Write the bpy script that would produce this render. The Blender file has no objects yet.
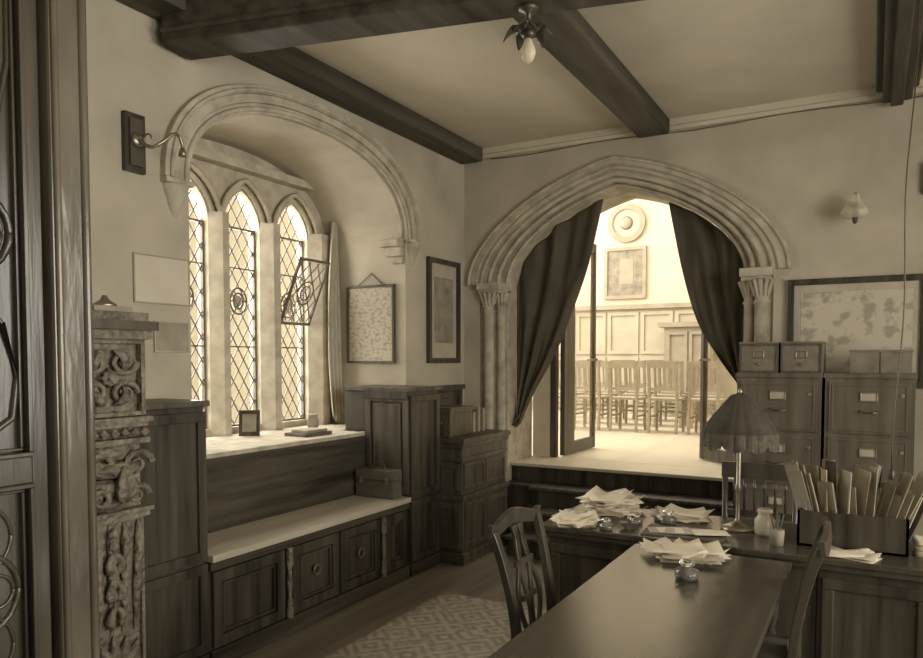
import bpy, bmesh, math, random
from mathutils import Vector, Matrix
random.seed(4)
sc = bpy.context.scene
sc.view_settings.view_transform = 'Standard'
sc.view_settings.look = 'None'
H = 3.58
XW = -3.38
YB = 6.1

# ------------------------------------------------------------ materials
def S(v):
    k = min(1, v/.45)
    return (v*1.0, v*(.84+.06*k), v*(.60+.10*k), 1)
def M(name, v, v2=None, rough=.7, scale=6, stretch=(1,1,1), bump=0.0, kind='noise', spec=.4, detail=5, metal=0, bscale=None, lo=.3, hi=.7):
    m = bpy.data.materials.new(name); m.use_nodes = True
    nt = m.node_tree; b = nt.nodes['Principled BSDF']
    b.inputs['Roughness'].default_value = rough
    b.inputs['Specular IOR Level'].default_value = spec
    b.inputs['Metallic'].default_value = metal
    b.inputs['Base Color'].default_value = S(v)
    if v2 is None: return m
    tc = nt.nodes.new('ShaderNodeTexCoord'); mp = nt.nodes.new('ShaderNodeMapping')
    mp.inputs['Scale'].default_value = stretch
    nt.links.new(tc.outputs['Object'], mp.inputs['Vector'])
    rp = nt.nodes.new('ShaderNodeValToRGB')
    rp.color_ramp.elements[0].color = S(v); rp.color_ramp.elements[1].color = S(v2)
    rp.color_ramp.elements[0].position = lo; rp.color_ramp.elements[1].position = hi
    n = nt.nodes.new('ShaderNodeTexNoise'); n.inputs['Scale'].default_value = scale; n.inputs['Detail'].default_value = detail
    out = n.outputs['Fac']
    if kind == 'ink':
        n.inputs['Detail'].default_value = 8
        rp.color_ramp.elements[0].position = .42; rp.color_ramp.elements[1].position = .50
    nt.links.new(mp.outputs['Vector'], n.inputs['Vector'])
    nt.links.new(out, rp.inputs['Fac'])
    nt.links.new(rp.outputs['Color'], b.inputs['Base Color'])
    if bump:
        bp = nt.nodes.new('ShaderNodeBump'); bp.inputs['Strength'].default_value = bump; bp.inputs['Distance'].default_value = .02
        if bscale:
            vo = nt.nodes.new('ShaderNodeTexVoronoi'); vo.inputs['Scale'].default_value = bscale; vo.feature = 'SMOOTH_F1'
            nt.links.new(tc.outputs['Object'], vo.inputs['Vector']); nt.links.new(vo.outputs['Distance'], bp.inputs['Height'])
        else: nt.links.new(out, bp.inputs['Height'])
        nt.links.new(bp.outputs['Normal'], b.inputs['Normal'])
    return m

plaster = M('plaster', .38, .52, .9, 2.2, bump=.3, detail=8)
plaster_c = M('ceiling_plaster', .52, .64, .9, 1.6, bump=.2, detail=8)
stone = M('stone', .34, .56, .85, 9, bump=.4, detail=9)
stone_w = M('window_stone', .40, .60, .85, 9, bump=.35, detail=8)
oak = M('dark_oak', .022, .095, .42, 16, (1, 1, .06), bump=.15, spec=.35, detail=8)
oak_y = M('dark_oak_h', .022, .095, .42, 16, (1, .06, 1), bump=.15, spec=.35, detail=8)
beam_m = M('beam_oak', .035, .10, .6, 12, (1, .08, 1), bump=.35, spec=.3, detail=8)
carved = M('carved_oak', .05, .13, .42, 16, (1, 1, .1), bump=.2, spec=.35, detail=8)
carved2 = M('carved_limed_oak', .11, .27, .5, 14, (1, 1, .6), bump=.9, bscale=38)
polish = M('polished_mahogany', .04, .085, .24, 14, (1, .06, 1), spec=.7, detail=8)
chair_m = M('mahogany', .035, .085, .28, 14, (1, 1, .15), spec=.6)
doorm = M('varnished_oak', .022, .07, .25, 10, (1, 1, .1), bump=.25, spec=.55)
postm = M('varnished_post', .05, .18, .2, 5, (1, 1, .3), bump=.45, spec=.7)
green = M('cabinet_oak', .085, .16, .42, 14, (1, 1, .1), detail=8, spec=.35)
boxm = M('index_box', .14, .23, .5, 12)
brass = M('brass', .28, .40, .35, 20, metal=.8)
darkmetal = M('dark_metal', .07, .11, .4, 10, metal=.5)
velvet = M('velvet_curtain', .08, .13, .95, 7, (1, 1, .3), spec=.1)
netc = M('net_curtain', .40, .50, .9, 8)
paper = M('paper', .68, .80, .8, 9)
paper2 = M('manila', .42, .52, .8, 9)
book = M('book_cloth', .08, .14, .7, 9)
book2 = M('book_cloth_light', .26, .36, .7, 9)
mapm = M('map_print', .36, .56, .6, 8, kind='ink')
chart = M('chart_print', .36, .53, .7, 24, (1, 1, 1.6), kind='ink')
etch = M('etching', .18, .36, .5, 8)
notice = M('notice_print', .36, .48, .8, 5)
floorm = M('floor_boards', .13, .24, .5, 9, (1, .08, 1), bump=.1, detail=8)
shade_m = M('shade_fabric', .045, .08, .9, 15)
fringe_m = M('shade_fringe', .07, .13, .9, 30)
white = M('white_paint', .66, .76, .7, 5)
leather = M('leather', .08, .13, .5, 18, bump=.2)
lead = M('lead_came', .12, .17, .6, 10)
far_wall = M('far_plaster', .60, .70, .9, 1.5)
far_hazed_wood = M('far_hazed_wood', .32, .41, .6, 6)  # haze in the far room painted in as a paler wood tone
far_hazed_panel = M('far_hazed_panelling', .43, .53, .6, 3)  # panelling paled to carry the far room's haze
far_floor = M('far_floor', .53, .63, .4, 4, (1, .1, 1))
seat_lit = M('lit_seat_board', .42, .54, .5, 12, (1, .1, 1), detail=8)  # window light on the seat top put into its pale colour
blackm = M('ink', .02, .03, .4, 5)

def glassmat(name, alpha=.25):
    m = bpy.data.materials.new(name); m.use_nodes = True; nt = m.node_tree
    b = nt.nodes['Principled BSDF']; out = nt.nodes['Material Output']
    b.inputs['Base Color'].default_value = S(.85); b.inputs['Roughness'].default_value = .08
    tr = nt.nodes.new('ShaderNodeBsdfTransparent'); mx = nt.nodes.new('ShaderNodeMixShader')
    mx.inputs[0].default_value = alpha
    nt.links.new(tr.outputs[0], mx.inputs[1]); nt.links.new(b.outputs[0], mx.inputs[2]); nt.links.new(mx.outputs[0], out.inputs[0])
    return m
glass = glassmat('window_glass', .12)
glass2 = glassmat('frosted_glass', .45)
def clear():
    m = bpy.data.materials.new('clear_glass'); m.use_nodes = True
    b = m.node_tree.nodes['Principled BSDF']; b.inputs['Base Color'].default_value = (1, .97, .9, 1)
    b.inputs['Roughness'].default_value = .03; b.inputs['Transmission Weight'].default_value = .9; b.inputs['IOR'].default_value = 1.45
    return m
glass3 = clear()

def rugmat():
    m = bpy.data.materials.new('rug_pattern'); m.use_nodes = True; nt = m.node_tree
    b = nt.nodes['Principled BSDF']; b.inputs['Roughness'].default_value = .95
    tc = nt.nodes.new('ShaderNodeTexCoord')
    v = nt.nodes.new('ShaderNodeTexVoronoi'); v.inputs['Scale'].default_value = 4.2; v.inputs['Randomness'].default_value = .6
    v.distance = 'MANHATTAN'
    w = nt.nodes.new('ShaderNodeMath'); w.operation = 'MULTIPLY'; w.inputs[1].default_value = 18
    s = nt.nodes.new('ShaderNodeMath'); s.operation = 'SINE'
    n = nt.nodes.new('ShaderNodeTexNoise'); n.inputs['Scale'].default_value = 22; n.inputs['Detail'].default_value = 6
    a = nt.nodes.new('ShaderNodeMath'); a.operation = 'MULTIPLY_ADD'; a.inputs[1].default_value = .2
    rp = nt.nodes.new('ShaderNodeValToRGB')
    rp.color_ramp.elements[0].position = .2; rp.color_ramp.elements[0].color = S(.19)
    rp.color_ramp.elements[1].position = .8; rp.color_ramp.elements[1].color = S(.36)
    nt.links.new(tc.outputs['Object'], v.inputs['Vector']); nt.links.new(tc.outputs['Object'], n.inputs['Vector'])
    nt.links.new(v.outputs['Distance'], w.inputs[0]); nt.links.new(w.outputs[0], s.inputs[0])
    nt.links.new(s.outputs[0], a.inputs[0]); nt.links.new(n.outputs['Fac'], a.inputs[2])
    nt.links.new(a.outputs[0], rp.inputs['Fac']); nt.links.new(rp.outputs['Color'], b.inputs['Base Color'])
    return m
rugm = rugmat()

# ------------------------------------------------------------ mesh builder
class MB:
    def __init__(s):
        s.bm = bmesh.new(); s.mats = []
    def mi(s, m):
        if m not in s.mats: s.mats.append(m)
        return s.mats.index(m)
    def face(s, vs, i, smooth=False):
        try:
            f = s.bm.faces.new(vs); f.material_index = i; f.smooth = smooth
        except ValueError: pass
    def box(s, x0, x1, y0, y1, z0, z1, m, T=None):
        i = s.mi(m)
        c = [Vector((x, y, z)) for z in (z0, z1) for y in (y0, y1) for x in (x0, x1)]
        if T: c = [T @ p for p in c]
        v = [s.bm.verts.new(p) for p in c]
        for q in ((0,2,3,1),(4,5,7,6),(0,1,5,4),(2,6,7,3),(0,4,6,2),(1,3,7,5)):
            s.face([v[k] for k in q], i)
    def frame(s, a0, a1, z0, z1, w, d0, d1, mapf, m):
        for (p, q, r, t) in ((a0, a1, z0, z0+w), (a0, a1, z1-w, z1), (a0, a0+w, z0+w, z1-w), (a1-w, a1, z0+w, z1-w)):
            s.strip([(p, r), (q, r)], [(p, t), (q, t)], d0, d1, mapf, m)
    def strip(s, A, B, d0, d1, mapf, m, smooth=False):
        i = s.mi(m); n = len(A)
        R = [[s.bm.verts.new(mapf(p[0], p[1], d)) for p in L] for L, d in ((A, d0), (B, d0), (B, d1), (A, d1))]
        for k in range(n-1):
            for r in range(4):
                s.face([R[r][k], R[r][k+1], R[(r+1) % 4][k+1], R[(r+1) % 4][k]], i, smooth)
        s.face([R[r][0] for r in range(4)], i); s.face([R[3-r][n-1] for r in range(4)], i)
    def lathe(s, prof, c, m, seg=20, T=None, mod=None, axis='z', smooth=True):
        i = s.mi(m); rings = []
        for (r, z) in prof:
            ring = []
            for k in range(seg):
                a = 2*math.pi*k/seg
                rr = r*(mod(a, z) if mod else 1)
                if axis == 'z': p = Vector((c[0]+rr*math.cos(a), c[1]+rr*math.sin(a), c[2]+z))
                elif axis == 'x': p = Vector((c[0]+z, c[1]+rr*math.cos(a), c[2]+rr*math.sin(a)))
                else: p = Vector((c[0]+rr*math.cos(a), c[1]+z, c[2]+rr*math.sin(a)))
                if T: p = T @ p
                ring.append(s.bm.verts.new(p))
            rings.append(ring)
        for a, b in zip(rings, rings[1:]):
            for k in range(seg):
                s.face([a[k], a[(k+1) % seg], b[(k+1) % seg], b[k]], i, smooth)
        s.face(rings[0][::-1], i); s.face(rings[-1], i)
    def tube(s, pts, r, m, seg=8):
        i = s.mi(m); pts = [Vector(p) for p in pts]; n = len(pts); rings = []
        for k in range(n):
            a = pts[max(k-1, 0)]; b = pts[min(k+1, n-1)]
            t = (b-a).normalized()
            up = Vector((0, 0, 1)) if abs(t.z) < .9 else Vector((1, 0, 0))
            u = t.cross(up).normalized(); w = t.cross(u).normalized()
            rr = r[k] if isinstance(r, (list, tuple)) else r
            rings.append([s.bm.verts.new(pts[k]+u*rr*math.cos(2*math.pi*j/seg)+w*rr*math.sin(2*math.pi*j/seg)) for j in range(seg)])
        for a, b in zip(rings, rings[1:]):
            off = min(range(seg), key=lambda o: (a[0].co-b[o].co).length)
            same = (a[1].co-b[(off+1) % seg].co).length <= (a[1].co-b[(off-1) % seg].co).length
            for k in range(seg):
                if same: s.face([a[k], a[(k+1) % seg], b[(k+1+off) % seg], b[(k+off) % seg]], i, True)
                else: s.face([a[k], a[(k+1) % seg], b[(off-k-1) % seg], b[(off-k) % seg]], i, True)
        s.face(rings[0][::-1], i); s.face(rings[-1], i)
    def sweep(s, pts, U, V, m, smooth=False):
        i = s.mi(m); R = []
        for k, p in enumerate(pts):
            u = Vector(U[k]) if isinstance(U, list) else Vector(U)
            v = Vector(V[k]) if isinstance(V, list) else Vector(V)
            p = Vector(p)
            R.append([s.bm.verts.new(q) for q in (p-u-v, p+u-v, p+u+v, p-u+v)])
        for a, b in zip(R, R[1:]):
            for k in range(4):
                s.face([a[k], a[(k+1) % 4], b[(k+1) % 4], b[k]], i, smooth)
        s.face(R[0][::-1], i); s.face(R[-1], i)
    def sheet(s, grid, m, smooth=True):
        i = s.mi(m)
        V = [[s.bm.verts.new(p) for p in row] for row in grid]
        for a, b in zip(V, V[1:]):
            for k in range(len(a)-1):
                s.face([a[k], a[k+1], b[k+1], b[k]], i, smooth)
    def done(s, name, bevel=0, solid=0, loc=None, rot=0):
        bmesh.ops.recalc_face_normals(s.bm, faces=s.bm.faces)
        co = [v.co for v in s.bm.verts]
        if loc is None:
            mn = Vector((min(c.x for c in co), min(c.y for c in co), min(c.z for c in co)))
            mx = Vector((max(c.x for c in co), max(c.y for c in co), max(c.z for c in co)))
            o = Vector(((mn.x+mx.x)/2, (mn.y+mx.y)/2, mn.z))
            for v in s.bm.verts: v.co -= o
            loc = o
        me = bpy.data.meshes.new(name); s.bm.to_mesh(me); s.bm.free()
        for m in s.mats: me.materials.append(m)
        ob = bpy.data.objects.new(name, me); sc.collection.objects.link(ob)
        ob.location = loc; ob.rotation_euler = (0, 0, rot)
        if solid:
            md = ob.modifiers.new('solid', 'SOLIDIFY'); md.thickness = solid; md.offset = 0
        if bevel:
            md = ob.modifiers.new('bevel', 'BEVEL'); md.width = bevel; md.segments = 2; md.limit_method = 'ANGLE'; md.angle_limit = math.radians(50)
        return ob
def copy(ob, loc, rot):
    o = ob.copy(); sc.collection.objects.link(o); o.location = loc; o.rotation_euler = (0, 0, rot); return o
mapY = lambda a, z, d: Vector((a, d, z))
mapX = lambda a, z, d: Vector((d, a, z))

def tudor(c, half, rise, zs, n=40, k=.38):
    P = []
    for i in range(n+1):
        th = math.pi*(1-i/n); cx = math.cos(th); sx = math.sin(th)
        P.append((c+half*cx, zs+rise*((1-k)*sx+k*(1-abs(cx)))))
    return P
def sell(c, half, rise, zs, n=40, e=2.3):
    P = []
    for i in range(n+1):
        th = math.pi*(1-i/n); cx = math.cos(th); sx = math.sin(th)
        P.append((c+half*math.copysign(abs(cx)**(2/e), cx), zs+rise*abs(sx)**(2/e)))
    return P
def interp(P, t):
    t = max(0, min(.9999, t))*(len(P)-1); i = int(t); f = t-i
    p0 = P[max(i-1, 0)]; p1 = P[i]; p2 = P[i+1]; p3 = P[min(i+2, len(P)-1)]
    return tuple(.5*((2*p1[k])+(-p0[k]+p2[k])*f+(2*p0[k]-5*p1[k]+4*p2[k]-p3[k])*f*f+(-p0[k]+3*p1[k]-3*p2[k]+p3[k])*f**3) for k in range(len(P[0])))

# ------------------------------------------------------------ room shell
b = MB(); b.box(-4.4, 2.6, -1.6, 6.8, -.12, 0, floorm); b.done('floor')
b = MB(); b.box(-4.4, 2.6, -1.6, 6.8, H, H+.12, plaster_c); b.done('ceiling')
b = MB(); b.box(-4.4, 2.6, -1.75, -1.6, 0, H, plaster); b.done('wall_front')
b = MB()
b.box(2.6, 2.85, -1.75, 6.8, 0, .95, plaster); b.box(2.6, 2.85, -1.75, 6.8, 3.0, H, plaster)
for y0, y1 in ((-1.75, -.6), (1.3, 1.9), (4.0, 6.8)): b.box(2.6, 2.85, y0, y1, .95, 3.0, plaster)
b.done('wall_right')
for n, (y0, y1) in enumerate(((-.6, 1.3), (1.9, 4.0))):
    b = MB(); b.frame(y0, y1, .95, 3.0, .06, 2.66, 2.74, mapX, white)
    for t in (1/3, 2/3):
        yy = y0+(y1-y0)*t; b.box(2.66, 2.74, yy-.04, yy+.04, 1.01, 2.94, white)
    b.box(2.68, 2.72, y0+.06, y1-.06, 2.2, 2.26, white)
    b.done('window_%d' % (n+2))

# left wall with arched window alcove
ac, ah, arise, azs = 4.0, 1.1, .60, 2.64
b = MB()
b.box(-4.4, XW, -1.6, 2.9, 0, H, plaster)
b.box(-4.4, XW, 5.1, 6.1, 0, H, plaster)
inner = sell(ac, ah, arise, azs)
b.strip(inner, [(p[0], H) for p in inner], XW, -4.4, mapX, plaster)
b.box(-4.4, -3.47, 2.9, 5.1, 0, 1.06, plaster)
b.done('wall_left')
b = MB()
def seg(h): return sell(ac, h, arise+(h-ah)*.85, azs)
b.strip(seg(1.10), seg(1.17), XW+.015, XW-.04, mapX, stone)
b.strip(seg(1.17), seg(1.23), XW+.03, XW-.02, mapX, stone)
b.strip(seg(1.23), seg(1.29), XW+.045, XW-.02, mapX, stone)
for h, x, r in ((1.13, XW+.018, .016), (1.25, XW+.05, .012)):
    b.tube([mapX(p[0], p[1], x) for p in seg(h)], r, stone, 8)
for yc in (2.805, 5.195):
    b.box(XW-.02, XW+.055, yc-.095, yc+.095, azs-.03, azs, stone)
    b.lathe([(.085, 0), (.075, -.04), (.06, -.07), (.045, -.12), (.025, -.16), (.008, -.18)], (XW-.01, yc, azs-.03), stone, 16)
b.done('trim_window_arch', .006)
b = MB()
b.box(-3.60, -3.39, 5.02, 5.1, 2.58, 2.64, stone); b.box(-3.55, -3.39, 5.045, 5.1, 2.50, 2.58, stone); b.box(-3.50, -3.39, 5.07, 5.1, 2.44, 2.50, stone)
b.done('trim_impost', .012)

# window tracery wall
lights = [(2.99, 3.28), (3.42, 3.79), (3.94, 4.30), (4.48, 4.86)]
zb, zsp, zap = 1.14, 2.66, 2.93
b = MB()
edges = [2.9]+[e for l in lights for e in l]+[5.1]
def lcurve(l, grow=0):
    c = (l[0]+l[1])/2; h = (l[1]-l[0])/2+grow
    return tudor(c, h, zap-zsp+grow, zsp, 18, .28)
i_ = b.mi(stone_w)
for i in range(0, len(edges), 2):
    b.box(-4.34, -4.22, edges[i], edges[i+1], 1.05, 3.3, stone_w)
    if 0 < i < len(edges)-1:
        m_ = (edges[i]+edges[i+1])/2; w = (edges[i+1]-edges[i])/2
        P = [(-4.22, m_-w), (-4.12, m_-w*.4), (-4.12, m_+w*.4), (-4.22, m_+w)]
        lo = [b.bm.verts.new((x, y, 1.05)) for x, y in P]; hi = [b.bm.verts.new((x, y, 2.72)) for x, y in P]
        for k in range(3): b.face([lo[k], lo[k+1], hi[k+1], hi[k]], i_)
        b.face(hi, i_)
for l in lights:
    c = lcurve(l)
    b.strip(c, [(p[0], 3.3) for p in c], -4.22, -4.34, mapX, stone_w)
    b.box(-4.34, -4.22, l[0], l[1], 1.05, zb, stone_w)
    b.tube([mapX(p[0], p[1], -4.21) for p in lcurve(l, .035)], .022, stone_w, 6)
    b.tube([mapX(p[0], p[1], -4.17) for p in lcurve(l, .075)], .02, stone_w, 6)
b.strip([(2.9, 3.07), (5.1, 3.07)], [(2.9, 3.13), (5.1, 3.13)], -4.22, -4.12, mapX, stone_w)
b.done('wall_window_tracery')

def inside(l, y, z):
    if y < l[0] or y > l[1] or z < zb: return False
    if z <= zsp: return True
    c = (l[0]+l[1])/2; h = (l[1]-l[0])/2; cx = abs(y-c)/h
    return z <= zsp+(zap-zsp)*(.72*math.sqrt(max(0, 1-cx*cx))+.28*(1-cx))
for n, l in enumerate(lights):
    b = MB(); x = -4.28
    dy, dz = .105, .165
    c = (l[0]+l[1])/2
    for sgn in (1, -1):
        slope = dz/dy*sgn
        for k in range(-30, 31):
            z_at_c = 1.9+k*dz
            run = []
            for j in range(0, 61):
                y = l[0]+(l[1]-l[0])*j/60; z = z_at_c+slope*(y-c)
                if inside(l, y, z): run.append((y, z))
            if len(run) > 1:
                b.sweep([(x, run[0][0], run[0][1]), (x, run[-1][0], run[-1][1])], (.004, 0, 0), (0, .0045, .0), lead)
    for zz in (1.75, 2.35): b.box(x-.006, x+.008, l[0], l[1], zz-.005, zz+.005, lead)
    if n > 0:
        for ry, rz in ((.085, .10), (.05, .06)):
            b.tube([(x+.008, c+ry*math.cos(a*math.pi/12), 2.10+rz*math.sin(a*math.pi/12)) for a in range(25)], .008, lead, 6)
        for a in range(6):
            b.tube([(x+.008, c+.05*math.cos(a*1.05), 2.10+.06*math.sin(a*1.05)), (x+.008, c+.085*math.cos(a*1.05), 2.10+.1*math.sin(a*1.05))], .005, lead, 5)
        b.lathe([(.045, -.002), (.045, .002)], (x, c, 2.10), paper2, 20, axis='x')
    g = lcurve(l)
    b.strip(g, [(p[0], zb) for p in g], x-.012, x-.009, mapX, glass)
    b.frame(l[0], l[1], zb, zsp, .014, x-.015, x+.015, mapX, lead)
    b.done('window_leaded_light' if n == 0 else 'window_leaded_light.%03d' % n)
b = MB()
T = Matrix.Translation((-4.20, 4.67, 1.94)) @ Matrix.Rotation(math.radians(24), 4, 'Y')
for (y0, y1, z0, z1) in ((-.18, .18, 0, .02), (-.18, .18, .55, .57), (-.18, -.16, 0, .57), (.16, .18, 0, .57)):
    b.box(-.008, .008, y0, y1, z0, z1, lead, T)
for sg in (1, -1):
    for k in range(-5, 10):
        run = []
        for j in range(41):
            y = -.16+.32*j/40; z = k*.15+sg*1.5*y
            if .02 < z < .55: run.append(T @ Vector((0, y, z)))
        if len(run) > 1: b.sweep([run[0], run[-1]], (.004, 0, 0), (0, .0045, 0), lead)
for rr in (.10, .06):
    b.tube([T @ Vector((.006, rr*.9*math.cos(a*math.pi/12), .28+rr*math.sin(a*math.pi/12))) for a in range(25)], .006, lead, 6)
b.box(-.002, .002, -.16, .16, .02, .55, glass, T)
b.done('window_casement_leaf')
b = MB(); b.box(-4.22, -3.43, 2.9, 4.60, 1.06, 1.09, stone); b.box(-4.22, -3.68, 4.6, 5.1, 1.06, 1.09, stone); b.done('window_sill', .006)

b = MB(); g = []
for i in range(24):
    t = i/23; z = 2.84-1.70*t; row = []
    for j in range(25):
        s_ = j/24; w = .05+.11*math.sin(t*2.4)
        row.append((-4.08+.018*math.sin(s_*20+t)+.05*t, 5.08-w*(1-s_)-.01, z+.03*math.sin(s_*9)*t))
    g.append(row)
b.sheet(g, netc); b.done('window_net_curtain', solid=.003)

# back wall with tudor arch
bc, bzs, bi = -1.945, 2.34, 1.04
KA = .28
def brise(h): return .80+(h-bi)*.62
def barch(h): return tudor(bc, h, brise(h), bzs, 56, KA)
b = MB()
b.box(XW, bc-1.27, YB, 6.8, 0, H, plaster)
b.box(bc+1.27, 2.6, YB, 6.8, 0, H, plaster)
o = barch(1.27); b.strip(o, [(p[0], H) for p in o], YB, 6.8, mapY, plaster)
b.done('wall_back')
b = MB()
for h0, h1, y0 in ((1.19, 1.27, 6.12), (1.12, 1.19, 6.17), (1.04, 1.12, 6.23)):
    b.strip(barch(h0), barch(h1), y0, 6.8, mapY, stone, True)
    for sg in (-1, 1):
        xa, xb = sorted((bc+sg*h0, bc+sg*h1)); b.box(xa, xb, y0, 6.8, 0, bzs, stone)
for h, y, r in ((1.262, 6.11, .020), (1.19, 6.135, .024), (1.12, 6.18, .024), (1.055, 6.235, .018)):
    b.tube([mapY(p[0], p[1], y) for p in barch(h)], r, stone, 8)
b.strip(barch(1.30), barch(1.40), 6.08, 6.11, mapY, stone)
b.tube([mapY(p[0], p[1], 6.075) for p in barch(1.38)], .014, stone, 8)
for sg in (-1, 1):
    for h, y, r in ((1.185, 6.12, .05), (1.09, 6.19, .042)):
        cx = bc+sg*h
        b.lathe([(r*1.7, 0), (r*1.7, .5), (r*1.3, .53), (r*1.6, .56), (r, .62), (r, bzs-.26), (r*1.35, bzs-.245), (r, bzs-.225), (r*1.05, bzs-.18), (r*1.5, bzs-.08), (r*1.6, bzs-.03)], (cx, y, 0), stone, 18)
        for k in range(7):
            a = math.pi+k*math.pi/6
            b.tube([(cx+r*math.cos(a), y+r*math.sin(a), bzs-.2), (cx+r*1.35*math.cos(a), y+r*1.35*math.sin(a), bzs-.13), (cx+r*1.9*math.cos(a), y+r*1.9*math.sin(a), bzs-.07), (cx+r*1.7*math.cos(a), y+r*1.7*math.sin(a), bzs-.1)], [.008, .018, .018, .006], stone, 6)
    xa, xb = sorted((bc+sg*1.03, bc+sg*1.27))
    b.box(xa, xb, 6.03, 6.30, bzs-.05, bzs+.015, stone)
    b.box(xa+.01, xb-.01, 6.05, 6.28, bzs-.08, bzs-.05, stone)
b.done('trim_stone_arch', .004)

# steps
b = MB()
for z0, z1, y in ((0, .17, 5.55), (.17, .34, 5.80), (.34, .51, 6.05)):
    b.box(-2.66, -.93, y, 6.10, z0, z1-.03, oak); b.box(-2.68, -.91, y-.03, 6.10, z1-.03, z1, carved)
b.box(bc-1.035, bc+1.035, 6.1, 6.8, 0, .51, oak)
b.box(bc-1.035, bc+1.035, 6.31, 6.8, .51, .65, oak); b.box(bc-1.035, bc+1.035, 6.28, 6.8, .65, .68, far_floor)
b.done('arch_steps', .006)

b = MB(); b.box(XW, 2.6, 6.04, YB, H-.05, H, plaster_c); b.box(XW, 2.6, 6.07, YB, H-.08, H-.05, plaster_c)
b.tube([(XW+.3+i*.3, 6.06, H-.10-.012*math.sin(i*1.3)) for i in range(19)], .005, lead, 6)
b.done('trim_cornice')
b = MB(); b.box(XW, -3.15, -1.6, 6.04, H-.12, H, beam_m); b.done('ceiling_beam_wall', .01)
b = MB(); b.box(-1.71, -1.46, 3.42, 6.04, H-.12, H, beam_m); b.done('ceiling_beam', .01)
b = MB(); b.box(.02, .20, -1.6, 6.04, H-.13, H, beam_m); b.box(-.02, .24, -1.6, 6.04, H-.05, H, beam_m); b.box(.07, .15, -1.6, 6.04, H-.16, H-.13, beam_m)
b.done('ceiling_beam', .01)
b = MB()
T = Matrix.Translation((-3.36, 2.80, 0)) @ Matrix.Rotation(math.radians(13), 4, 'Z')
b.box(.03, 6.0, -.14, .10, H-.27, H, beam_m, T); b.box(.03, 6.0, -.16, .12, H-.22, H-.19, beam_m, T)
b.done('ceiling_beam_cross', .012)

# far room
b = MB(); b.box(-8, 2, 6.8, 13.2, .56, .68, far_floor); b.done('floor_far_room')
b = MB(); b.box(-8, 2, 13.0, 13.2, .68, 6.2, far_wall)
b.box(-8, 2, 12.97, 13.0, .68, 2.55, far_hazed_panel); b.box(-8, 2, 12.9, 13.0, 2.55, 2.63, far_hazed_wood)
for k in range(16):
    x0 = -7.8+k*.6
    b.frame(x0, x0+.56, .85, 1.70, .06, 12.945, 12.97, mapY, far_hazed_panel); b.frame(x0, x0+.56, 1.75, 2.5, .06, 12.945, 12.97, mapY, far_hazed_panel)
b.done('wall_far')
b = MB(); b.box(-8.2, -8, 6.8, 13.2, .68, 6.2, far_wall); b.done('wall_far_left')
b = MB(); b.box(2, 2.2, 6.8, 13.2, .68, 6.2, far_wall); b.done('wall_far_right')
b = MB(); b.box(-8, XW, 6.6, 6.8, .68, 6.2, far_wall); b.box(XW, 2, 6.7, 6.8, H+.12, 6.2, far_wall); b.done('wall_far_near')
b = MB(); b.box(-8, 2, 6.7, 13.2, 6.2, 6.3, far_wall); b.done('ceiling_far')
b = MB(); b.lathe([(.34, 0), (.34, -.05), (.25, -.05), (.25, -.02)], (-3.88, 12.99, 4.08), far_hazed_wood, 40, axis='y', smooth=False)
b.lathe([(.28, 0), (.28, -.02)], (-3.88, 12.985, 4.08), far_hazed_panel, 30, axis='y', smooth=False)
b.lathe([(.12, 0), (.08, -.03), (.02, -.04)], (-3.88, 12.96, 4.08), far_hazed_wood, 20, axis='y'); b.done('wall_roundel')
b = MB(); b.frame(-4.28, -3.52, 2.74, 3.66, .06, 12.95, 12.995, mapY, far_hazed_wood); b.box(-4.24, -3.56, 12.97, 12.99, 2.78, 3.62, etch)
b.box(-4.0, -3.75, 12.965, 12.972, 3.0, 3.45, far_hazed_wood)
b.done('framed_portrait')
b = MB(); b.box(-3.1, -2.3, 12.6, 12.9, .68, 2.2, far_hazed_wood); b.box(-3.2, -2.2, 12.55, 12.9, 2.2, 2.28, far_hazed_wood)
for k in range(2):
    x0 = -3.05+k*.37; b.frame(x0, x0+.34, .8, 2.12, .05, 12.57, 12.6, mapY, far_hazed_wood)
b.done('wall_cupboard')

b = MB(); b.box(-2.98, -2.76, 6.81, 6.85, .68, 3.3, white); b.box(-2.79, -2.73, 6.805, 6.87, .68, 3.3, carved); b.done('door_side_screen')
def leaf(name, hx, hy, ang, L=.72, st=.10):
    b = MB(); z0, z1 = .69, 2.9
    T = Matrix.Translation((hx, hy, 0)) @ Matrix.Rotation(ang, 4, 'Z')
    b.box(0, st, -.025, .025, z0, z1, carved, T); b.box(L-.05, L, -.025, .025, z0, z1, carved, T)
    for a, c in ((z0, z0+.12), (z1-.1, z1)): b.box(st, L-.05, -.022, .022, a, c, carved, T)
    b.box(st, L-.05, -.004, .004, z0+.12, z1-.1, glass, T)
    b.lathe([(.008, -.06), (.02, -.055), (.02, .055), (.008, .06)], (L-.035, 0, 1.65), brass, 12, T=T, axis='y')
    return b.done(name, .003)
leaf('door_1', -2.70, 6.90, math.radians(88), .85, .26)
leaf('door_2', -.95, 6.86, math.radians(134), .70, .10)

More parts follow.
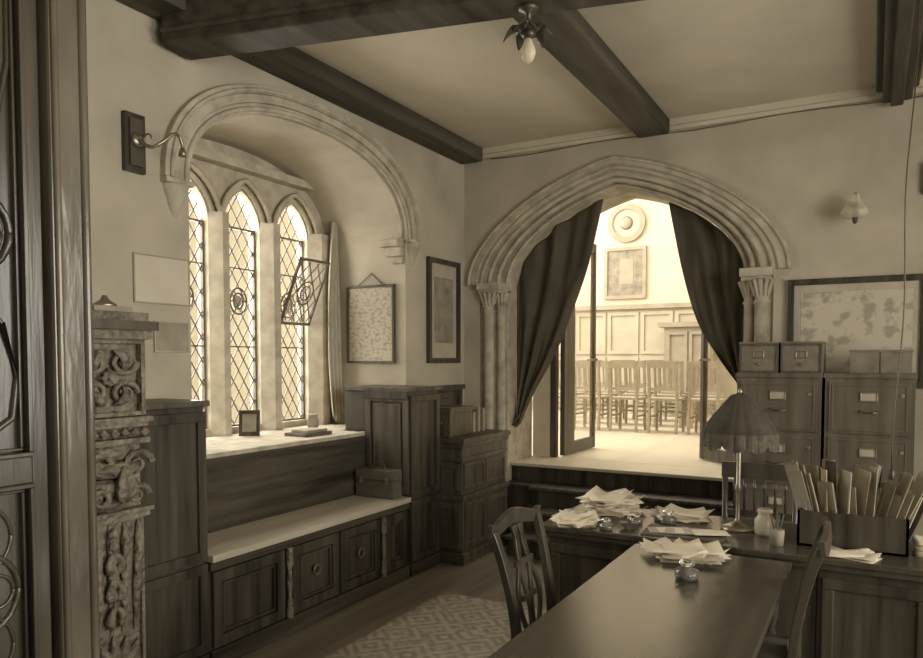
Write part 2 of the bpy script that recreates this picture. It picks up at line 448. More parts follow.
def sidechair():
    b = MB(); m = far_hazed_wood
    b.box(-.2, .2, -.2, .2, .43, .46, m)
    for sx in (-1, 1):
        b.sweep([(sx*.18, .18, 0), (sx*.17, .17, .43)], (.015, 0, 0), (0, .015, 0), m)
        b.sweep([(sx*.18, -.22, 0), (sx*.18, -.19, .45), (sx*.18, -.25, .93)], (.016, 0, 0), (0, .018, 0), m)
        b.box(sx*.18-.01, sx*.18+.01, -.2, .18, .2, .225, m)
    b.box(-.18, .18, .165, .185, .25, .275, m)
    b.box(-.2, .2, -.262, -.235, .86, .95, m); b.box(-.18, .18, -.222, -.2, .56, .60, m)
    for k in range(4):
        x = -.105+k*.07; b.sweep([(x, -.21, .6), (x, -.247, .87)], (.011, 0, 0), (0, .007, 0), m)
    return b
c0 = None
for r in range(3):
    for k in range(5):
        loc = (-3.95+k*.52+.06*r-.22*r, 9.9+r*.9, .68)
        if c0 is None:
            c0 = sidechair().done('side_chair', loc=loc)
        else: copy(c0, loc, random.uniform(-.06, .06))

# velvet curtains
def archz(x):
    s_ = min(1, abs(x-bc)/1.03); sx = math.sqrt(1-s_*s_)
    return bzs+.79*((1-KA)*sx+KA*(1-s_))
def curtain(name, jx, E, jz_end, nf, yc=6.40):
    b = MB(); g = []; N = 80; R = 48
    z0 = archz(E[0][0])-.005; E = [(E[0][0], z0)]+E[1:]
    for i in range(R+1):
        t = i/R; ex, ez = interp(E, t); jz = bzs+(jz_end-bzs)*t
        row = []
        for j in range(N+1):
            s_ = j/N
            x = jx+(ex-jx)*s_; z = jz+(ez-jz)*s_
            z += (archz(jx+(E[0][0]-jx)*s_)-.005-(bzs+(z0-bzs)*s_))*(1-t)**3
            q = s_**.8
            y = yc+.026*(1-.3*t)*math.sin(q*nf*6.28+1.5*t)+.012*math.sin(q*nf*9.7+t*4+1)+.008*math.sin(q*31-t*7)
            row.append((x, y, z))
        g.append(row)
    b.sheet(g, velvet)
    ex, ez = E[-1]
    b.tube([(jx, yc-.07, jz_end+.03), ((jx+ex)/2, yc-.09, (jz_end+ez)/2+.03), (ex, yc-.05, ez+.05), (ex, yc+.06, ez+.05), (jx, yc+.06, jz_end+.03)], .012, velvet, 6)
    return b.done(name, solid=.006)
curtain('velvet_curtain', bc-1.03, [(-2.12, 3.02), (-2.25, 2.54), (-2.38, 2.19), (-2.57, 1.75), (-2.79, 1.36), (-2.93, 1.06)], 1.0, 3)
curtain('velvet_curtain', bc+1.03, [(-1.55, 3.02), (-1.43, 2.42), (-1.30, 1.98), (-1.14, 1.70), (-.96, 1.45)], 1.3, 2.5)

# ------------------------------------------------------------ window seat
b = MB()
XF = -3.02
b.box(-3.45, XF-.03, 2.70, 4.60, 0, .58, oak)
b.box(-3.45, XF+.015, 2.70, 4.60, .58, .617, seat_lit)
b.box(-3.465, -3.43, 2.70, 4.60, .617, 1.06, oak_y)
b.box(XF-.03, XF, 2.70, 4.60, 0, .10, oak_y); b.box(XF-.03, XF, 2.70, 4.6, .53, .58, oak_y)
for y0, y1 in ((2.72, 3.26), (3.33, 3.77), (3.79, 4.23), (4.30, 4.58)):
    b.frame(y0, y1, .11, .52, .06, XF-.03, XF-.005, mapX, oak)
    b.frame(y0+.07, y1-.07, .18, .45, .012, XF-.03, XF-.012, mapX, oak)
for y in (3.295, 4.265):
    b.lathe([(.022, .10), (.022, .16), (.014, .17), (.02, .2), (.012, .23), (.018, .33), (.012, .40), (.022, .43), (.022, .53)], (XF, y, 0), carved2, 12)
for y in (3.55, 4.01):
    b.lathe([(.028, 0), (.028, .006), (.012, .01)], (XF-.02, y, .34), darkmetal, 14, axis='x')
    b.tube([(XF-.004, y+.03*math.cos(a*math.pi/8), .33+.03*math.sin(a*math.pi/8)) for a in range(17)], .005, brass, 6)
b.done('panelled_bench', .003)

def cupboard(name, y0, y1, panelend):
    b = MB(); zt = 1.41; x0 = -3.375 if not panelend else -3.45
    b.box(x0, XF-.02, y0, y1, 0, zt, oak); b.box(x0 if not panelend else -3.66, XF+.02, y0-.02, y1+.01, zt, zt+.03, carved)
    if panelend: b.box(-3.66, -3.45, y0+.02, y1, 1.095, zt, oak)
    b.box(XF-.02, XF, y0, y1, 0, .10, oak_y)
    for z0, z1 in ((.11, .58), (.60, 1.38)):
        b.frame(y0, y1, z0, z1, .05, XF-.02, XF, mapX, oak)
    if panelend:
        b.frame(-3.44, XF-.02, .63, 1.38, .05, y0-.015, y0, mapY, carved)
        b.frame(-3.37, XF-.09, .70, 1.31, .012, y0-.01, y0, mapY, carved)
        b.box(-3.36, XF-.10, y0-.006, y0, .71, 1.30, carved)
        b.box(-3.45, XF-.02, y0-.028, y0, 1.35, 1.41, oak)
    return b.done(name, .003)
cupboard('panelled_cupboard', 2.26, 2.68, False)
cupboard('panelled_cupboard', 4.63, 5.05, True)

b = MB(); b.box(XW, -3.34, 5.10, 6.0, .0, 1.38, oak); b.box(XW, -3.31, 5.10, 6.0, 1.38, 1.42, oak_y)
for k in range(2): b.frame(5.12+k*.43, 5.53+k*.43, .9, 1.36, .05, -3.34, -3.325, mapX, oak)
b.done('trim_dado', .003)

# chest
b = MB(); X0, X1, Y0, Y1 = -3.30, -2.84, 5.10, 5.93
b.box(X0, X1+.02, Y0-.02, Y1, 0, .09, carved); b.box(X0, X1, Y0, Y1, .09, .52, carved)
b.box(X0, X1+.02, Y0-.02, Y1, .52, .56, carved); b.box(X0, X1-.02, Y0+.02, Y1, .56, .98, carved)
b.box(X0, X1+.03, Y0-.03, Y1, .98, 1.02, carved)
b.box(X0, X1+.01, Y0-.01, Y1, .94, .98, carved); b.box(X0, X1, Y0, Y1, .83, .86, carved)
for k in range(2):
    b.frame(Y0+.03+k*.4, Y0+.40+k*.4, .12, .49, .05, X1, X1+.012, mapX, carved)
    b.frame(Y0+.05+k*.39, Y0+.41+k*.39, .59, .81, .03, X1-.02, X1-.008, mapX, carved)
b.frame(X0+.02, X1-.02, .12, .49, .05, Y0-.012, Y0, mapY, carved); b.frame(X0+.03, X1-.04, .59, .81, .04, Y0+.008, Y0+.02, mapY, carved)
b.done('oak_chest', .004)
b = MB(); b.box(-3.22, -2.98, 5.14, 5.52, 1.02, 1.24, carved); b.box(-3.23, -2.97, 5.13, 5.53, 1.21, 1.26, carved); b.box(-3.1, -3.05, 5.125, 5.14, 1.12, 1.15, brass)
b.done('wooden_casket', .005)
b = MB()
for k in range(5): b.box(-3.2+.01*k, -3.0, 5.58+k*.045, 5.62+k*.045, 1.02, 1.2+.02*(k % 3), book if k % 2 else book2)
b.done('book_row', .003)

b = MB(); z = .618; b.box(-3.40, -3.06, 4.44, 4.56, z, z+.21, leather); b.box(-3.405, -3.055, 4.435, 4.565, z+.13, z+.137, darkmetal)
b.tube([(-3.29, 4.50, z+.205), (-3.28, 4.5, z+.24), (-3.25, 4.5, z+.26), (-3.21, 4.5, z+.26), (-3.18, 4.5, z+.24), (-3.17, 4.5, z+.205)], .008, darkmetal, 8)
for x in (-3.35, -3.11): b.box(x-.012, x+.012, 4.428, 4.44, z+.11, z+.15, brass)
b.done('suitcase', .012)

b = MB(); T = Matrix.Translation((-3.98, 3.93, 1.092)) @ Matrix.Rotation(math.radians(38), 4, 'Z') @ Matrix.Rotation(math.radians(-10), 4, 'X')
b.box(-.075, .075, 0, .012, 0, .19, oak, T); b.box(-.05, .05, -.003, .002, .03, .16, etch, T)
b.box(-.01, .01, .01, .07, 0, .01, blackm, T)
b.done('photo_frame', .003)
b = MB(); b.box(-3.75, -3.55, 4.05, 4.35, 1.09, 1.115, book); b.box(-3.73, -3.57, 4.1, 4.32, 1.115, 1.135, book2); b.done('book_stack', .003)
b = MB(); b.lathe([(.03, 0), (.045, .02), (.05, .06), (.035, .1), (.045, .12)], (-3.95, 4.6, 1.09), book2, 16)
b.done('vase')
b = MB(); b.lathe([(.04, 0), (.05, .05), (.03, .12), (.04, .15)], (-3.6, 3.0, 1.09), book, 16)
for k in range(10):
    a = k*.63; b.tube([(-3.6, 3.0, 1.2), (-3.6+.05*math.cos(a), 3.0+.05*math.sin(a), 1.27), (-3.6+.1*math.cos(a), 3.0+.09*math.sin(a), 1.27+.02*(k % 3))], [.004, .012, .003], book, 5)
b.done('potted_plant')

# ------------------------------------------------------------ pictures
def pictX(name, y0, y1, z0, z1, w, m, fm):
    b = MB(); b.frame(y0, y1, z0, z1, w, XW, XW+.012, mapX, fm); b.box(XW, XW+.008, y0+w*.8, y1-w*.8, z0+w*.8, z1-w*.8, m)
    return b.done(name, .001)
pictX('pinned_notice', 2.53, 2.89, 1.95, 2.21, .008, M('notice_paper', .54, .62, .8, 5), far_hazed_wood)
pictX('print_unframed', 2.65, 2.88, 1.69, 1.86, .008, M('faded_print', .26, .38, .8, 8), notice)
b = MB(); b.frame(5.42, 5.97, 1.62, 2.54, .045, XW, XW+.035, mapX, oak); b.box(XW, XW+.012, 5.45, 5.93, 1.66, 2.50, notice); b.box(XW+.012, XW+.014, 5.53, 5.86, 1.80, 2.38, etch)
b.done('framed_print', .003)
b = MB(); b.frame(-3.97, -3.48, 1.62, 2.28, .02, 5.07, 5.1, mapY, carved); b.box(-3.96, -3.49, 5.085, 5.1, 1.63, 2.27, chart)
b.tube([(-3.85, 5.085, 2.28), (-3.72, 5.09, 2.38), (-3.60, 5.085, 2.28)], .005, darkmetal, 6)
b.done('hanging_chart', .002)
b = MB(); b.frame(-.57, .33, 1.45, 2.25, .045, 6.06, 6.1, mapY, oak); b.box(-.54, .30, 6.08, 6.1, 1.48, 2.22, paper2); b.box(-.48, .24, 6.076, 6.081, 1.52, 2.15, mapm)
b.done('framed_map', .003)

# ------------------------------------------------------------ wall lamps
b = MB()
b.box(XW, XW+.03, 2.48, 2.60, 2.62, 2.92, oak); b.box(XW+.03, XW+.045, 2.50, 2.58, 2.65, 2.89, carved)
b.lathe([(.04, 0), (.035, .015), (.015, .02)], (XW+.045, 2.54, 2.78), brass, 16, axis='x')
arm = [(XW+.06, 2.54, 2.78), (XW+.12, 2.56, 2.74), (XW+.16, 2.60, 2.77), (XW+.18, 2.65, 2.82), (XW+.18, 2.69, 2.82), (XW+.18, 2.71, 2.78), (XW+.18, 2.71, 2.75)]
b.tube([interp(arm, i/30) for i in range(31)], .009, brass, 8)
b.tube([(XW+.10+.03*math.cos(a*.4), 2.56, 2.78+.03*math.sin(a*.4)) for a in range(14)], .005, brass, 6)
b.lathe([(.014, 0), (.018, -.02), (.022, -.04)], (XW+.18, 2.71, 2.76), brass, 14)
b.done('gas_wall_bracket')
b = MB(); cx = -.13
b.lathe([(.045, 0), (.04, -.02), (.015, -.03)], (cx, 6.1, 2.76), brass, 16, axis='y')
b.tube([(cx, 6.07, 2.76), (cx, 6.0, 2.78), (cx, 5.96, 2.83), (cx, 5.94, 2.80)], .009, brass, 8)
b.lathe([(.02, .06), (.03, .05), (.035, .02), (.075, -.04), (.09, -.07), (.082, -.09), (.05, -.11)], (cx, 5.94, 2.76), glass2, 24, mod=lambda a, z: 1+.07*math.sin(8*a))
b.lathe([(.02, 0), (.028, -.04), (.015, -.14), (.005, -.15)], (cx, 5.94, 2.76), darkmetal, 12)
b.done('wall_sconce')
b = MB(); cx, cy, cz = -1.45, 3.24, H-.27
b.lathe([(.05, 0), (.045, -.02), (.015, -.03), (.012, -.09), (.03, -.11), (.035, -.13), (.02, -.15)], (cx, cy, cz), darkmetal, 16)
for k in range(6):
    a = k*math.pi/3+.3; g = []
    for i in range(9):
        t = i/8; r = .02+.10*t; z = cz-.125+.03*math.sin(t*2.6)-.045*t*t; row = []
        for j in range(5):
            w = (j-2)/2*.040*math.sin(math.pi*min(.97, t*.75+.22)); row.append((cx+r*math.cos(a)-w*math.sin(a), cy+r*math.sin(a)+w*math.cos(a), z+.25*abs(w)))
        g.append(row)
    b.sheet(g, darkmetal)
b.lathe([(.015, -.14), (.02, -.16), (.034, -.20), (.036, -.22), (.024, -.25), (.003, -.262)], (cx, cy, cz), glass2, 16)
b.done('ceiling_lamp', solid=.002)
b = MB(); b.tube([(.160+.010*math.sin(i*.5)-.0024*i, 4.35, H-.13-(2.39)*i/24) for i in range(25)], .004, darkmetal, 6)
b.lathe([(.006, .03), (.016, .02), (.018, -.03), (.008, -.04)], (.098, 4.35, 1.06), darkmetal, 10); b.done('lamp_cord')
b = MB(); b.box(.28, .36, 6.06, 6.1, 2.80, 3.02, oak); b.lathe([(.02, 0), (.02, -.03), (.008, -.035)], (.32, 6.06, 2.91), brass, 12, axis='y'); b.done('light_switch', .004)

# ------------------------------------------------------------ carved mantelpiece
b = MB(); CM = carved2
def leafx(y, z, L, ang, x, w=.02, curl=.5):
    P = []
    for i in range(7):
        t = i/6; a = ang+curl*t
        P.append((x+.018*math.sin(t*3.1), y+L*t*math.cos(a), z+L*t*math.sin(a)))
    b.tube(P, [w*.25, w*.8, w, w*.9, w*.75, w*.5, w*.15], CM, 7)
def pilaster(yc, sy_=1.2):
    n0 = len(b.bm.verts)
    w = .145; xf = -2.93
    b.box(XW, xf, yc-w+.01, yc+w-.01, 0, 1.74, CM)
    b.box(XW, xf+.06, yc-w-.01, yc+w+.01, 0, .20, CM); b.box(XW, xf+.04, yc-w, yc+w, .20, .24, CM)
    for k in range(5):
        b.tube([(xf+.005, yc+(k-2)*.048, .42), (xf+.015, yc+(k-2)*.052, .62), (xf+.018, yc+(k-2)*.058, .84), (xf+.005, yc+(k-2)*.06, .93)], [.006, .017, .019, .006], CM, 8)
    b.frame(yc-w+.01, yc+w-.01, .25, .94, .014, xf-.01, xf+.02, mapX, CM)
    for k in range(5):
        leafx(yc, .27, .15, math.radians(30+30*k), xf+.012, .024, .25*(k-2)*-.5)
    for sg in (-1, 1):
        for zz in (.46, .58, .70):
            leafx(yc+sg*.01, zz, .11, math.radians(90-sg*38), xf+.028, .019, sg*.8)
    for k in range(7): b.lathe([(.003, -.028), (.022-.002*k, -.005), (.018-.002*k, .015), (.003, .03)], (xf+.032, yc, .88-k*.055), CM, 10)
    b.box(XW, xf+.05, yc-w, yc+w, .94, .965, CM); b.box(XW, xf+.065, yc-w-.01, yc+w+.01, .965, .985, CM)
    for (z, r) in ((1.02, .085), (1.09, .125), (1.17, .135), (1.24, .10)):
        b.lathe([(r*.5, -.04), (r*.88, -.028), (r, 0), (r*.88, .028), (r*.5, .04)], (xf-.02, yc, z), CM, 28, mod=lambda a, zz: 1+.07*math.sin(14*a))
    for sg in (-1, 1):
        for zc, r0 in ((1.19, .06), (1.05, .045)):
            b.tube([(xf+.085-.02*a/20, yc+sg*(.075+r0*math.cos(a*.5)*(1-a/22)), zc+r0*math.sin(a*.5)*(1-a/22)) for a in range(20)], [.015*(1-a/30) for a in range(20)], CM, 7)
        leafx(yc+sg*.01, 1.03, .16, math.radians(90-sg*14), xf+.11, .024, sg*.3)
    b.box(XW, xf+.06, yc-w, yc+w, 1.275, 1.30, CM)
    for k in range(7): b.lathe([(.004, -.022), (.022, 0), (.004, .022)], (xf+.05, yc+(k-3)*.042, 1.325), CM, 8)
    b.box(XW, xf+.05, yc-w, yc+w, 1.35, 1.37, CM); b.box(XW, xf+.07, yc-w-.01, yc+w+.01, 1.37, 1.395, CM)
    b.frame(yc-w, yc+w, 1.40, 1.74, .018, xf-.02, xf+.035, mapX, CM)
    for sy in (-1, 1):
        for zc, sz in ((1.50, 1), (1.64, -1)):
            b.tube([(xf+.02, yc+sy*(.064+(.056*(1-a/26))*math.cos(a*.5)), zc+sz*(.056*(1-a/26))*math.sin(a*.5)) for a in range(24)], [.014*(1-a/40) for a in range(24)], CM, 7)
            leafx(yc+sy*.02, zc-sz*.05, .10, math.radians(90-sy*70) if sz > 0 else math.radians(-90+sy*70), xf+.02, .018, sy*sz*.9)
    for a in range(8):
        b.tube([(xf+.02, yc, 1.57), (xf+.035, yc+.025*math.cos(a*.785), 1.57+.025*math.sin(a*.785)), (xf+.01, yc+.045*math.cos(a*.785), 1.57+.045*math.sin(a*.785))], [.006, .014, .003], CM, 6)
    b.bm.verts.ensure_lookup_table()
    for v in b.bm.verts[n0:]: v.co.y = yc+(v.co.y-yc)*sy_
pilaster(2.05); pilaster(.62)
b.box(XW, -2.95, .80, 1.87, 1.25, 1.74, carved)
for k in range(3): b.frame(.82+k*.35, 1.14+k*.35, 1.30, 1.70, .04, -2.95, -2.93, mapX, carved)
b.box(XW, -2.84, .42, 2.225, 1.74, 1.78, CM); b.box(XW, -2.81, .40, 2.235, 1.78, 1.82, carved); b.box(XW, -2.86, .43, 2.22, 1.82, 1.86, CM)
b.box(XW, -3.2, .80, 1.87, 0, 1.25, blackm)
b.done('carved_mantelpiece', .004)
b = MB(); b.box(-3.05, -2.90, 1.98, 2.17, 1.86, 1.885, book2); b.lathe([(.05, 0), (.05, .01), (.02, .03), (.01, .05)], (-2.97, 2.08, 1.885), brass, 14); b.done('desk_bell', .002)

# ------------------------------------------------------------ carved door at left foreground
b = MB(); XD = -1.90
b.box(XD-.05, XD, .20, .27, 0, 2.9, doorm); b.box(XD-.05, XD, 1.115, 1.155, 0, 2.9, doorm)
for z0, z1 in ((0, .2), (.68, .78), (1.33, 1.40), (2.78, 2.9)): b.box(XD-.05, XD, .27, 1.115, z0, z1, doorm)
b.box(XD-.04, XD-.028, .27, 1.115, .1, 2.85, doorm)
for (z0, z1) in ((.2, .68), (.78, 1.33), (1.40, 2.78)):
    b.frame(.27, 1.115, z0, z1, .012, XD-.03, XD+.01, mapX, doorm)
    b.frame(.285, 1.10, z0+.015, z1-.015, .008, XD-.03, XD-.01, mapX, doorm)
def ringX(yc, zc, r, t, x=XD-.026):
    n = 28; b.tube([(x, yc+r*math.cos(2*math.pi*i/n), zc+r*math.sin(2*math.pi*i/n)) for i in range(n+1)], t, doorm, 6)
for zc in (1.06, .45):
    for yc in (.40, .69, .98):
        ringX(yc, zc, .105, .009); ringX(yc, zc+.14, .09, .006); ringX(yc, zc-.14, .09, .006)
        for k in range(4):
            a = k*math.pi/2; ringX(yc+.05*math.cos(a), zc+.05*math.sin(a), .042, .006)
for yc in (.42, .70, .98):
    for zc in (1.97,):
        ringX(yc, zc, .105, .011); ringX(yc, zc, .085, .006)
        for k in range(8):
            a = k*math.pi/4; b.lathe([(.004, -.01), (.026, 0), (.02, .010), (.004, .016)], (XD-.03, yc+.052*math.cos(a), zc+.052*math.sin(a)), doorm, 10, axis='x')
        b.lathe([(.02, 0), (.02, .014), (.004, .02)], (XD-.03, yc, zc), doorm, 10, axis='x')
    for sg in (-1, 1):
        b.tube([(XD-.026, yc+sg*.115, 2.70), (XD-.026, yc+sg*.11, 2.40), (XD-.026, yc+sg*.07, 2.2), (XD-.026, yc, 2.08)], .008, doorm, 6)
        b.tube([(XD-.026, yc+sg*.115, 1.60), (XD-.026, yc+sg*.08, 1.74), (XD-.026, yc, 1.86)], .008, doorm, 6)
        b.tube([(XD-.026, yc+sg*.115, 1.60), (XD-.026, yc+sg*.10, 1.50), (XD-.026, yc, 1.43)], .010, doorm, 6)
b.done('door_3', .003)
b = MB(); b.box(XD-.09, XD+.03, 1.165, 1.27, 0, H, postm)
b.tube([(XD+.03, 1.18, 0), (XD+.03, 1.18, H)], .010, postm, 8); b.tube([(XD+.03, 1.258, 0), (XD+.03, 1.258, H)], .012, postm, 8)
b.done('trim_door_post', .01)

b = MB(); b.box(-2.60, .9, 1.32, 4.41, 0, .012, rugm); b.done('patterned_rug')

# ------------------------------------------------------------ table and desk
b = MB(); tx0, tx1, ty0, ty1 = -.99, -.29, 1.36, 3.50
b.box(tx0, tx1, ty0, ty1, .735, .76, polish); b.box(tx0+.015, tx1-.015, ty0+.015, ty1-.015, .72, .735, polish)
b.box(tx0+.05, tx1-.05, ty0+.06, ty1-.06, .64, .72, polish)
for x in (tx0+.08, tx1-.08):
    for y in (ty0+.1, ty1-.1):
        b.lathe([(.03, .013), (.035, .06), (.02, .1), (.03, .3), (.045, .42), (.025, .5), (.04, .53), (.04, .70)], (x, y, 0), polish, 16)
b.done('long_table', .01)

b = MB(); dx0, dx1, dy0, dy1 = -1.56, .30, 3.64, 4.34
b.box(dx0, dx1, dy0, dy1, .73, .76, polish); b.box(dx0+.02, dx1-.02, dy0+.02, dy1-.02, .70, .73, polish)
for x0, x1 in ((dx0+.04, dx0+.50), (dx1-.50, dx1-.04)):
    b.box(x0, x1, dy0+.05, dy1-.05, .013, .70, oak)
    b.frame(x0+.02, x1-.02, .08, .66, .05, dy0+.035, dy0+.05, mapY, oak)
    for k in range(3): b.box(x0+.03, x1-.03, dy1-.05, dy1-.03, .08+k*.2, .26+k*.2, oak)
b.box(dx0+.5, dx1-.5, dy0+.06, dy0+.08, .25, .70, oak)
b.done('pedestal_desk', .006)

def chair():
    b = MB(); m = chair_m
    b.box(-.23, .23, -.17, .22, .40, .45, m); b.box(-.215, .215, -.16, .21, .45, .475, leather)
    for sx in (-1, 1):
        b.box(sx*.205-.022, sx*.205+.022, .175, .219, 0, .40, m)
        pts = [(sx*.18, -.27, 0), (sx*.18, -.21, .22), (sx*.18, -.19, .45), (sx*.185, -.205, .65), (sx*.20, -.25, .85), (sx*.215, -.285, .96)]
        b.sweep([interp(pts, i/20) for i in range(21)], (.020, 0, 0), (0, .016, 0), m)
        b.box(sx*.19-.01, sx*.19+.01, -.2, .19, .16, .20, m)
    b.box(-.2, .2, 0, .02, .16, .19, m)
    top = []; V = []
    for i in range(25):
        s_ = -1+2*i/24; x = s_*.240
        z = .965+.03*math.cos(s_*math.pi)*.6+(.015 if abs(s_) > .9 else 0); top.append((x, -.285-.015*(1-s_*s_), z)); V.append((0, .003, .034-.008*abs(s_)))
    b.sweep(top, (0, .012, 0), V, m)
    def yb(z): return -.20-.085*max(0, (z-.5)/.46)**1.4
    b.box(-.09, .09, -.21, -.18, .45, .51, m)
    for off, amp in ((-.065, -.03), (-.025, .025), (.025, -.025), (.065, .03)):
        P = []
        for i in range(17):
            t = i/16; z = .5+.45*t; P.append((off*(1+.35*math.sin(t*math.pi*2-1.2))+amp*math.sin(t*math.pi*2)*.8, yb(z), z))
        b.sweep(P, (.014, 0, 0), (0, .007, 0), m)
    for z, w in ((.66, .07), (.80, .085)):
        b.box(-w, w, yb(z)-.008, yb(z)+.008, z-.012, z+.012, m)
    return b
ch = chair().done('splat_back_chair', .003, loc=(-1.01, 2.78, .012), rot=-math.pi/2)
copy(ch, (-.435, 3.12, .012), math.pi/2+.03)
b = MB(); m = chair_m
b.box(-.22, .22, -.2, .22, .42, .46, m)
for sx in (-1, 1):
    b.lathe([(.014, 0), (.02, .2), (.016, .42)], (sx*.19, .19, 0), m, 10)
    b.tube([(sx*.2, -.24, 0), (sx*.2, -.19, .44), (sx*.21, -.24, .97)], .018, m, 8)
    b.tube([(sx*.19, -.2, .2), (sx*.19, .19, .2)], .01, m, 6)
b.box(-.23, .23, -.25, -.225, .90, 1.0, m); b.box(-.2, .2, -.225, -.205, .66, .70, m)
for k in range(6):
    x = -.15+k*.06; b.lathe([(.006, .70), (.011, .75), (.006, .79), (.011, .84), (.006, .90)], (x, -.225, 0), m, 8)
b.done('spindle_back_chair', loc=(-.60, 4.68, 0), rot=math.pi)

# ------------------------------------------------------------ filing cabinets
def filing(name, x0, x1):
    b = MB(); y0, y1 = 5.40, 5.95; b.box(x0, x1, y0, y1, 0, 1.53, green); b.box(x0-.008, x1+.008, y0-.015, y1, 1.53, 1.56, green)
    for k in range(4):
        z0 = .09+k*.36
        b.box(x0+.025, x1-.025, y0-.015, y0, z0, z0+.335, green)
        b.frame(x0+.04, x1-.04, z0+.015, z0+.32, .012, y0-.02, y0-.015, mapY, green)
        c = (x0+x1)/2
        b.frame(c-.05, c+.05, z0+.21, z0+.27, .006, y0-.026, y0-.015, mapY, brass); b.box(c-.044, c+.044, y0-.018, y0-.015, z0+.216, z0+.264, notice)
        b.tube([(c-.05, y0-.015, z0+.15), (c-.045, y0-.045, z0+.14), (c+.045, y0-.045, z0+.14), (c+.05, y0-.015, z0+.15)], .007, brass, 6)
        b.lathe([(.012, 0), (.012, -.008)], (x1-.07, y0-.015, z0+.25), brass, 10, axis='y')
    return b.done(name, .004)
filing('filing_cabinet', -.82, -.29)
filing('filing_cabinet', -.27, .24)
def ibox(name, x0, x1, h=.20):
    b = MB(); y0, y1 = 5.42, 5.80; z = 1.56
    b.box(x0, x1, y0, y1, z, z+h, boxm); b.frame(x0, x1, z, z+h, .015, y0-.01, y0, mapY, carved)
    c = (x0+x1)/2; b.frame(c-.035, c+.035, z+.1, z+.15, .005, y0-.01, y0, mapY, brass); b.lathe([(.005, 0), (.012, -.02), (.004, -.03)], (c, y0, z+.06), brass, 10, axis='y')
    b.box(x0-.004, x1+.004, y0-.012, y1, z+h, z+h+.012, boxm)
    return b.done(name, .003)
ibox('card_index_box', -.81, -.56); ibox('card_index_box', -.545, -.29)
b = MB(); b.box(-.13, .22, 5.45, 5.75, 1.56, 1.70, boxm); b.box(-.135, .225, 5.44, 5.755, 1.70, 1.715, boxm); b.box(.04, .05, 5.445, 5.45, 1.56, 1.70, darkmetal); b.done('document_box', .004)

# ------------------------------------------------------------ lamp
b = MB(); lx, ly = -.60, 4.05
pleat = lambda a, z: 1+.035*abs(math.sin(10*a))-.0175
b.lathe([(.085, 0), (.085, .012), (.05, .025), (.02, .04), (.012, .06), (.012, .2), (.02, .22), (.012, .24), (.012, .5), (.008, .70)], (lx, ly, .76), brass, 20)
b.lathe([(.015, .715), (.045, .705), (.085, .655), (.13, .60), (.165, .55), (.182, .515), (.185, .505)], (lx, ly, .76), shade_m, 80, mod=pleat)
i_ = b.mi(fringe_m); n = 120; ra = []; rb = []
for k in range(n):
    a = 2*math.pi*k/n; r = .187*pleat(a, 0); dz = .055+.028*abs(math.sin(5*a))+.008*(k % 2)
    ra.append(b.bm.verts.new((lx+r*math.cos(a), ly+r*math.sin(a), .76+.512))); rb.append(b.bm.verts.new((lx+r*math.cos(a)+.004*(k % 2), ly+r*math.sin(a), .76+.507-dz)))
for k in range(n): b.face([ra[k], ra[(k+1) % n], rb[(k+1) % n], rb[k]], i_)
b.lathe([(.004, .70), (.012, .725), (.004, .745)], (lx, ly, .76), brass, 10)
b.done('table_lamp')

# ------------------------------------------------------------ papers, files, desk items
def papers(name, x, y, z, n, w=.21, h=.30, spread=.06, hgt=.003, m=paper, fan=.5, curl=.02):
    b = MB()
    for k in range(n):
        a = random.uniform(-fan, fan); ox = random.uniform(-spread, spread); oy = random.uniform(-spread, spread)
        c = random.uniform(.0, curl); g = []
        zz = z+.001+k*hgt
        for i in range(6):
            row = []
            for j in range(6):
                u = (i/5-.5)*w; v = (j/5-.5)*h
                row.append((x+ox+u*math.cos(a)-v*math.sin(a), y+oy+u*math.sin(a)+v*math.cos(a), zz+c*4*((i/5-.5)**2*(j/5))))
            g.append(row)
        b.sheet(g, m if k % 4 else paper2)
    b.box(x-w*.4, x+w*.4, y-h*.4, y+h*.4, z, z+max(.002, (n-1)*hgt), m)
    return b.done(name, solid=.001)
papers('paper_pile', -1.31, 4.15, .76, 22, .24, .24, .04, .0042, curl=.05, fan=.8)
papers('letter_sheets', -1.38, 3.77, .76, 10, .20, .16, .04, .003, curl=.04)
papers('loose_papers', -.73, 3.34, .76, 12, .26, .16, .06, .003, fan=.6, curl=.05)
papers('blotter_sheets', -.91, 4.17, .76, 10, .26, .17, .03, .004, curl=.03)
papers('writing_paper', -.08, 3.74, .76, 6, .22, .12, .02, .002)
papers('document_bundle', .24, 3.98, .76, 10, .10, .22, .005, .006, fan=.1)
b = MB()
T = Matrix.Translation((-.82, 3.81, .76)) @ Matrix.Rotation(.06, 4, 'Z')
b.box(-.20, .20, -.12, .12, 0, .008, book, T)
for k in range(6):
    T2 = T @ Matrix.Translation((-.10+.045*k, random.uniform(-.02, .02), .0085+.0022*k)) @ Matrix.Rotation(random.uniform(-.4, .4), 4, 'Z')
    b.box(-.085, .085, -.06, .06, 0, .0015, paper if k % 2 else paper2, T2)
b.done('desk_blotter', .0005)
def inkwell(name, x, y, s_=1):
    b = MB(); b.lathe([(.04*s_, 0), (.045*s_, .01), (.045*s_, .035*s_), (.022*s_, .045*s_), (.02*s_, .055*s_), (.03*s_, .06*s_), (.028*s_, .072*s_), (.006, .08*s_)], (x, y, .7602), glass3, 20)
    b.lathe([(.034*s_, .004), (.034*s_, .022*s_)], (x, y, .7602), blackm, 16)
    return b.done(name)
inkwell('glass_inkwell', -.64, 3.02, 1.05); inkwell('glass_inkwell', -.95, 4.00, 1.0); inkwell('glass_inkwell', -1.20, 3.70, .8); inkwell('glass_inkwell', -1.10, 3.92, .7)
b = MB()
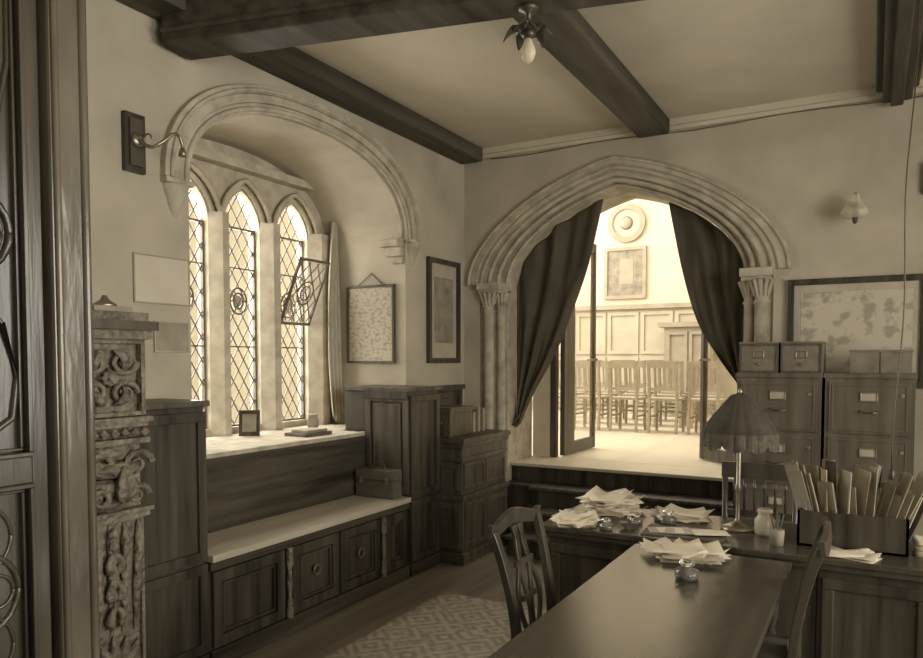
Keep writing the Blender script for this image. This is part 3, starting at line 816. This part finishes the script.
b.lathe([(.045, 0), (.05, .02), (.05, .08), (.035, .1), (.035, .115), (.04, .12), (.035, .135)], (-.46, 3.98, .76), glass2, 18)
b.lathe([(.03, .005), (.03, .07)], (-.46, 3.98, .76), notice, 14); b.done('glass_jar')
b = MB(); b.lathe([(.03, 0), (.035, .06), (.033, .075)], (-.385, 3.80, .76), book2, 16)
for k in range(4): b.tube([(-.385, 3.80, .78), (-.385+.03*math.cos(k*1.7), 3.80+.03*math.sin(k*1.7), .91)], .004, book, 6)
b.done('pen_pot')
b = MB(); T = Matrix.Translation((-1.10, 3.78, .76)) @ Matrix.Rotation(.4, 4, 'Z')
b.box(-.05, .05, -.03, .03, .03, .036, oak, T); b.lathe([(.008, .03), (.014, .05), (.008, .07)], (0, 0, 0), brass, 10, T=T)
b.strip([(-.05+.10*i/8, .03-.03*math.sin(math.pi*i/8)) for i in range(9)], [(-.05+.10*i/8, .033) for i in range(9)], -.03, .03, lambda a, z, d: T @ Vector((a, d, z)), oak)
b.done('ink_blotter')
b = MB(); bx0, bx1, by0, by1 = -.30, .16, 3.84, 4.12; z = .76
b.box(bx0, bx1, by0, by0+.012, z, z+.17, oak); b.box(bx0, bx1, by1-.012, by1, z, z+.17, oak)
b.box(bx0, bx0+.012, by0, by1, z, z+.17, oak); b.box(bx1-.012, bx1, by0, by1, z, z+.17, oak); b.box(bx0, bx1, by0, by1, z, z+.012, oak)
mm = [paper2, book2, notice, paper2, paper, book, notice, book2]
for k in range(44):
    x = bx0+.045+(k % 22)*.0178; yy = by0+.075+(k//22)*.12+random.uniform(-.02, .02)
    a = ((k % 22)-9)*.028+random.uniform(-.12, .12); hh = random.uniform(.25, .38); zr = random.uniform(.2, .8)
    T = Matrix.Translation((x, yy, z+.03)) @ Matrix.Rotation(a, 4, 'Y') @ Matrix.Rotation(random.uniform(-.1, .05), 4, 'X') @ Matrix.Rotation(zr, 4, 'Z')
    b.box(-.0015, .0015, -.05, .05, 0, hh, mm[k % 8], T)
b.done('file_box')

# ------------------------------------------------------------ lights
def area(name, loc, rot, sx, sy, e, col=(1, .95, .86)):
    l = bpy.data.lights.new(name, 'AREA'); l.shape = 'RECTANGLE'; l.size = sx; l.size_y = sy; l.energy = e; l.color = col
    o = bpy.data.objects.new(name, l); sc.collection.objects.link(o); o.location = loc; o.rotation_euler = rot; return o
R = math.radians
area('daylight_right', (3.1, 1.7, 1.9), (0, R(95), 0), 2.3, 5.0, 390)
area('daylight_alcove', (-5.2, 4.0, 2.6), (0, R(-68), 0), 2.4, 3.0, 500)
area('fill_far_room', (-6.8, 10, 4.2), (0, R(-80), 0), 3.5, 5.0, 440)  # added fill lamp brightening the far room from the side, no window there
area('fill_far_top', (-3, 9.8, 6.1), (0, 0, 0), 6, 4, 300)  # added overhead fill under the closed far ceiling
w = bpy.data.worlds.new('sky'); sc.world = w; w.use_nodes = True
w.node_tree.nodes['Background'].inputs[0].default_value = (1, .93, .77, 1)
w.node_tree.nodes['Background'].inputs[1].default_value = .92

cd = bpy.data.cameras.new('camera'); cd.sensor_width = 36; cd.lens = 36*735/923; cd.shift_y = .068; cd.clip_start = .05
co = bpy.data.objects.new('camera', cd); sc.collection.objects.link(co)
co.location = (0, 0, 1.65); co.rotation_euler = (R(90-2.5), 0, R(29.2))
sc.camera = co
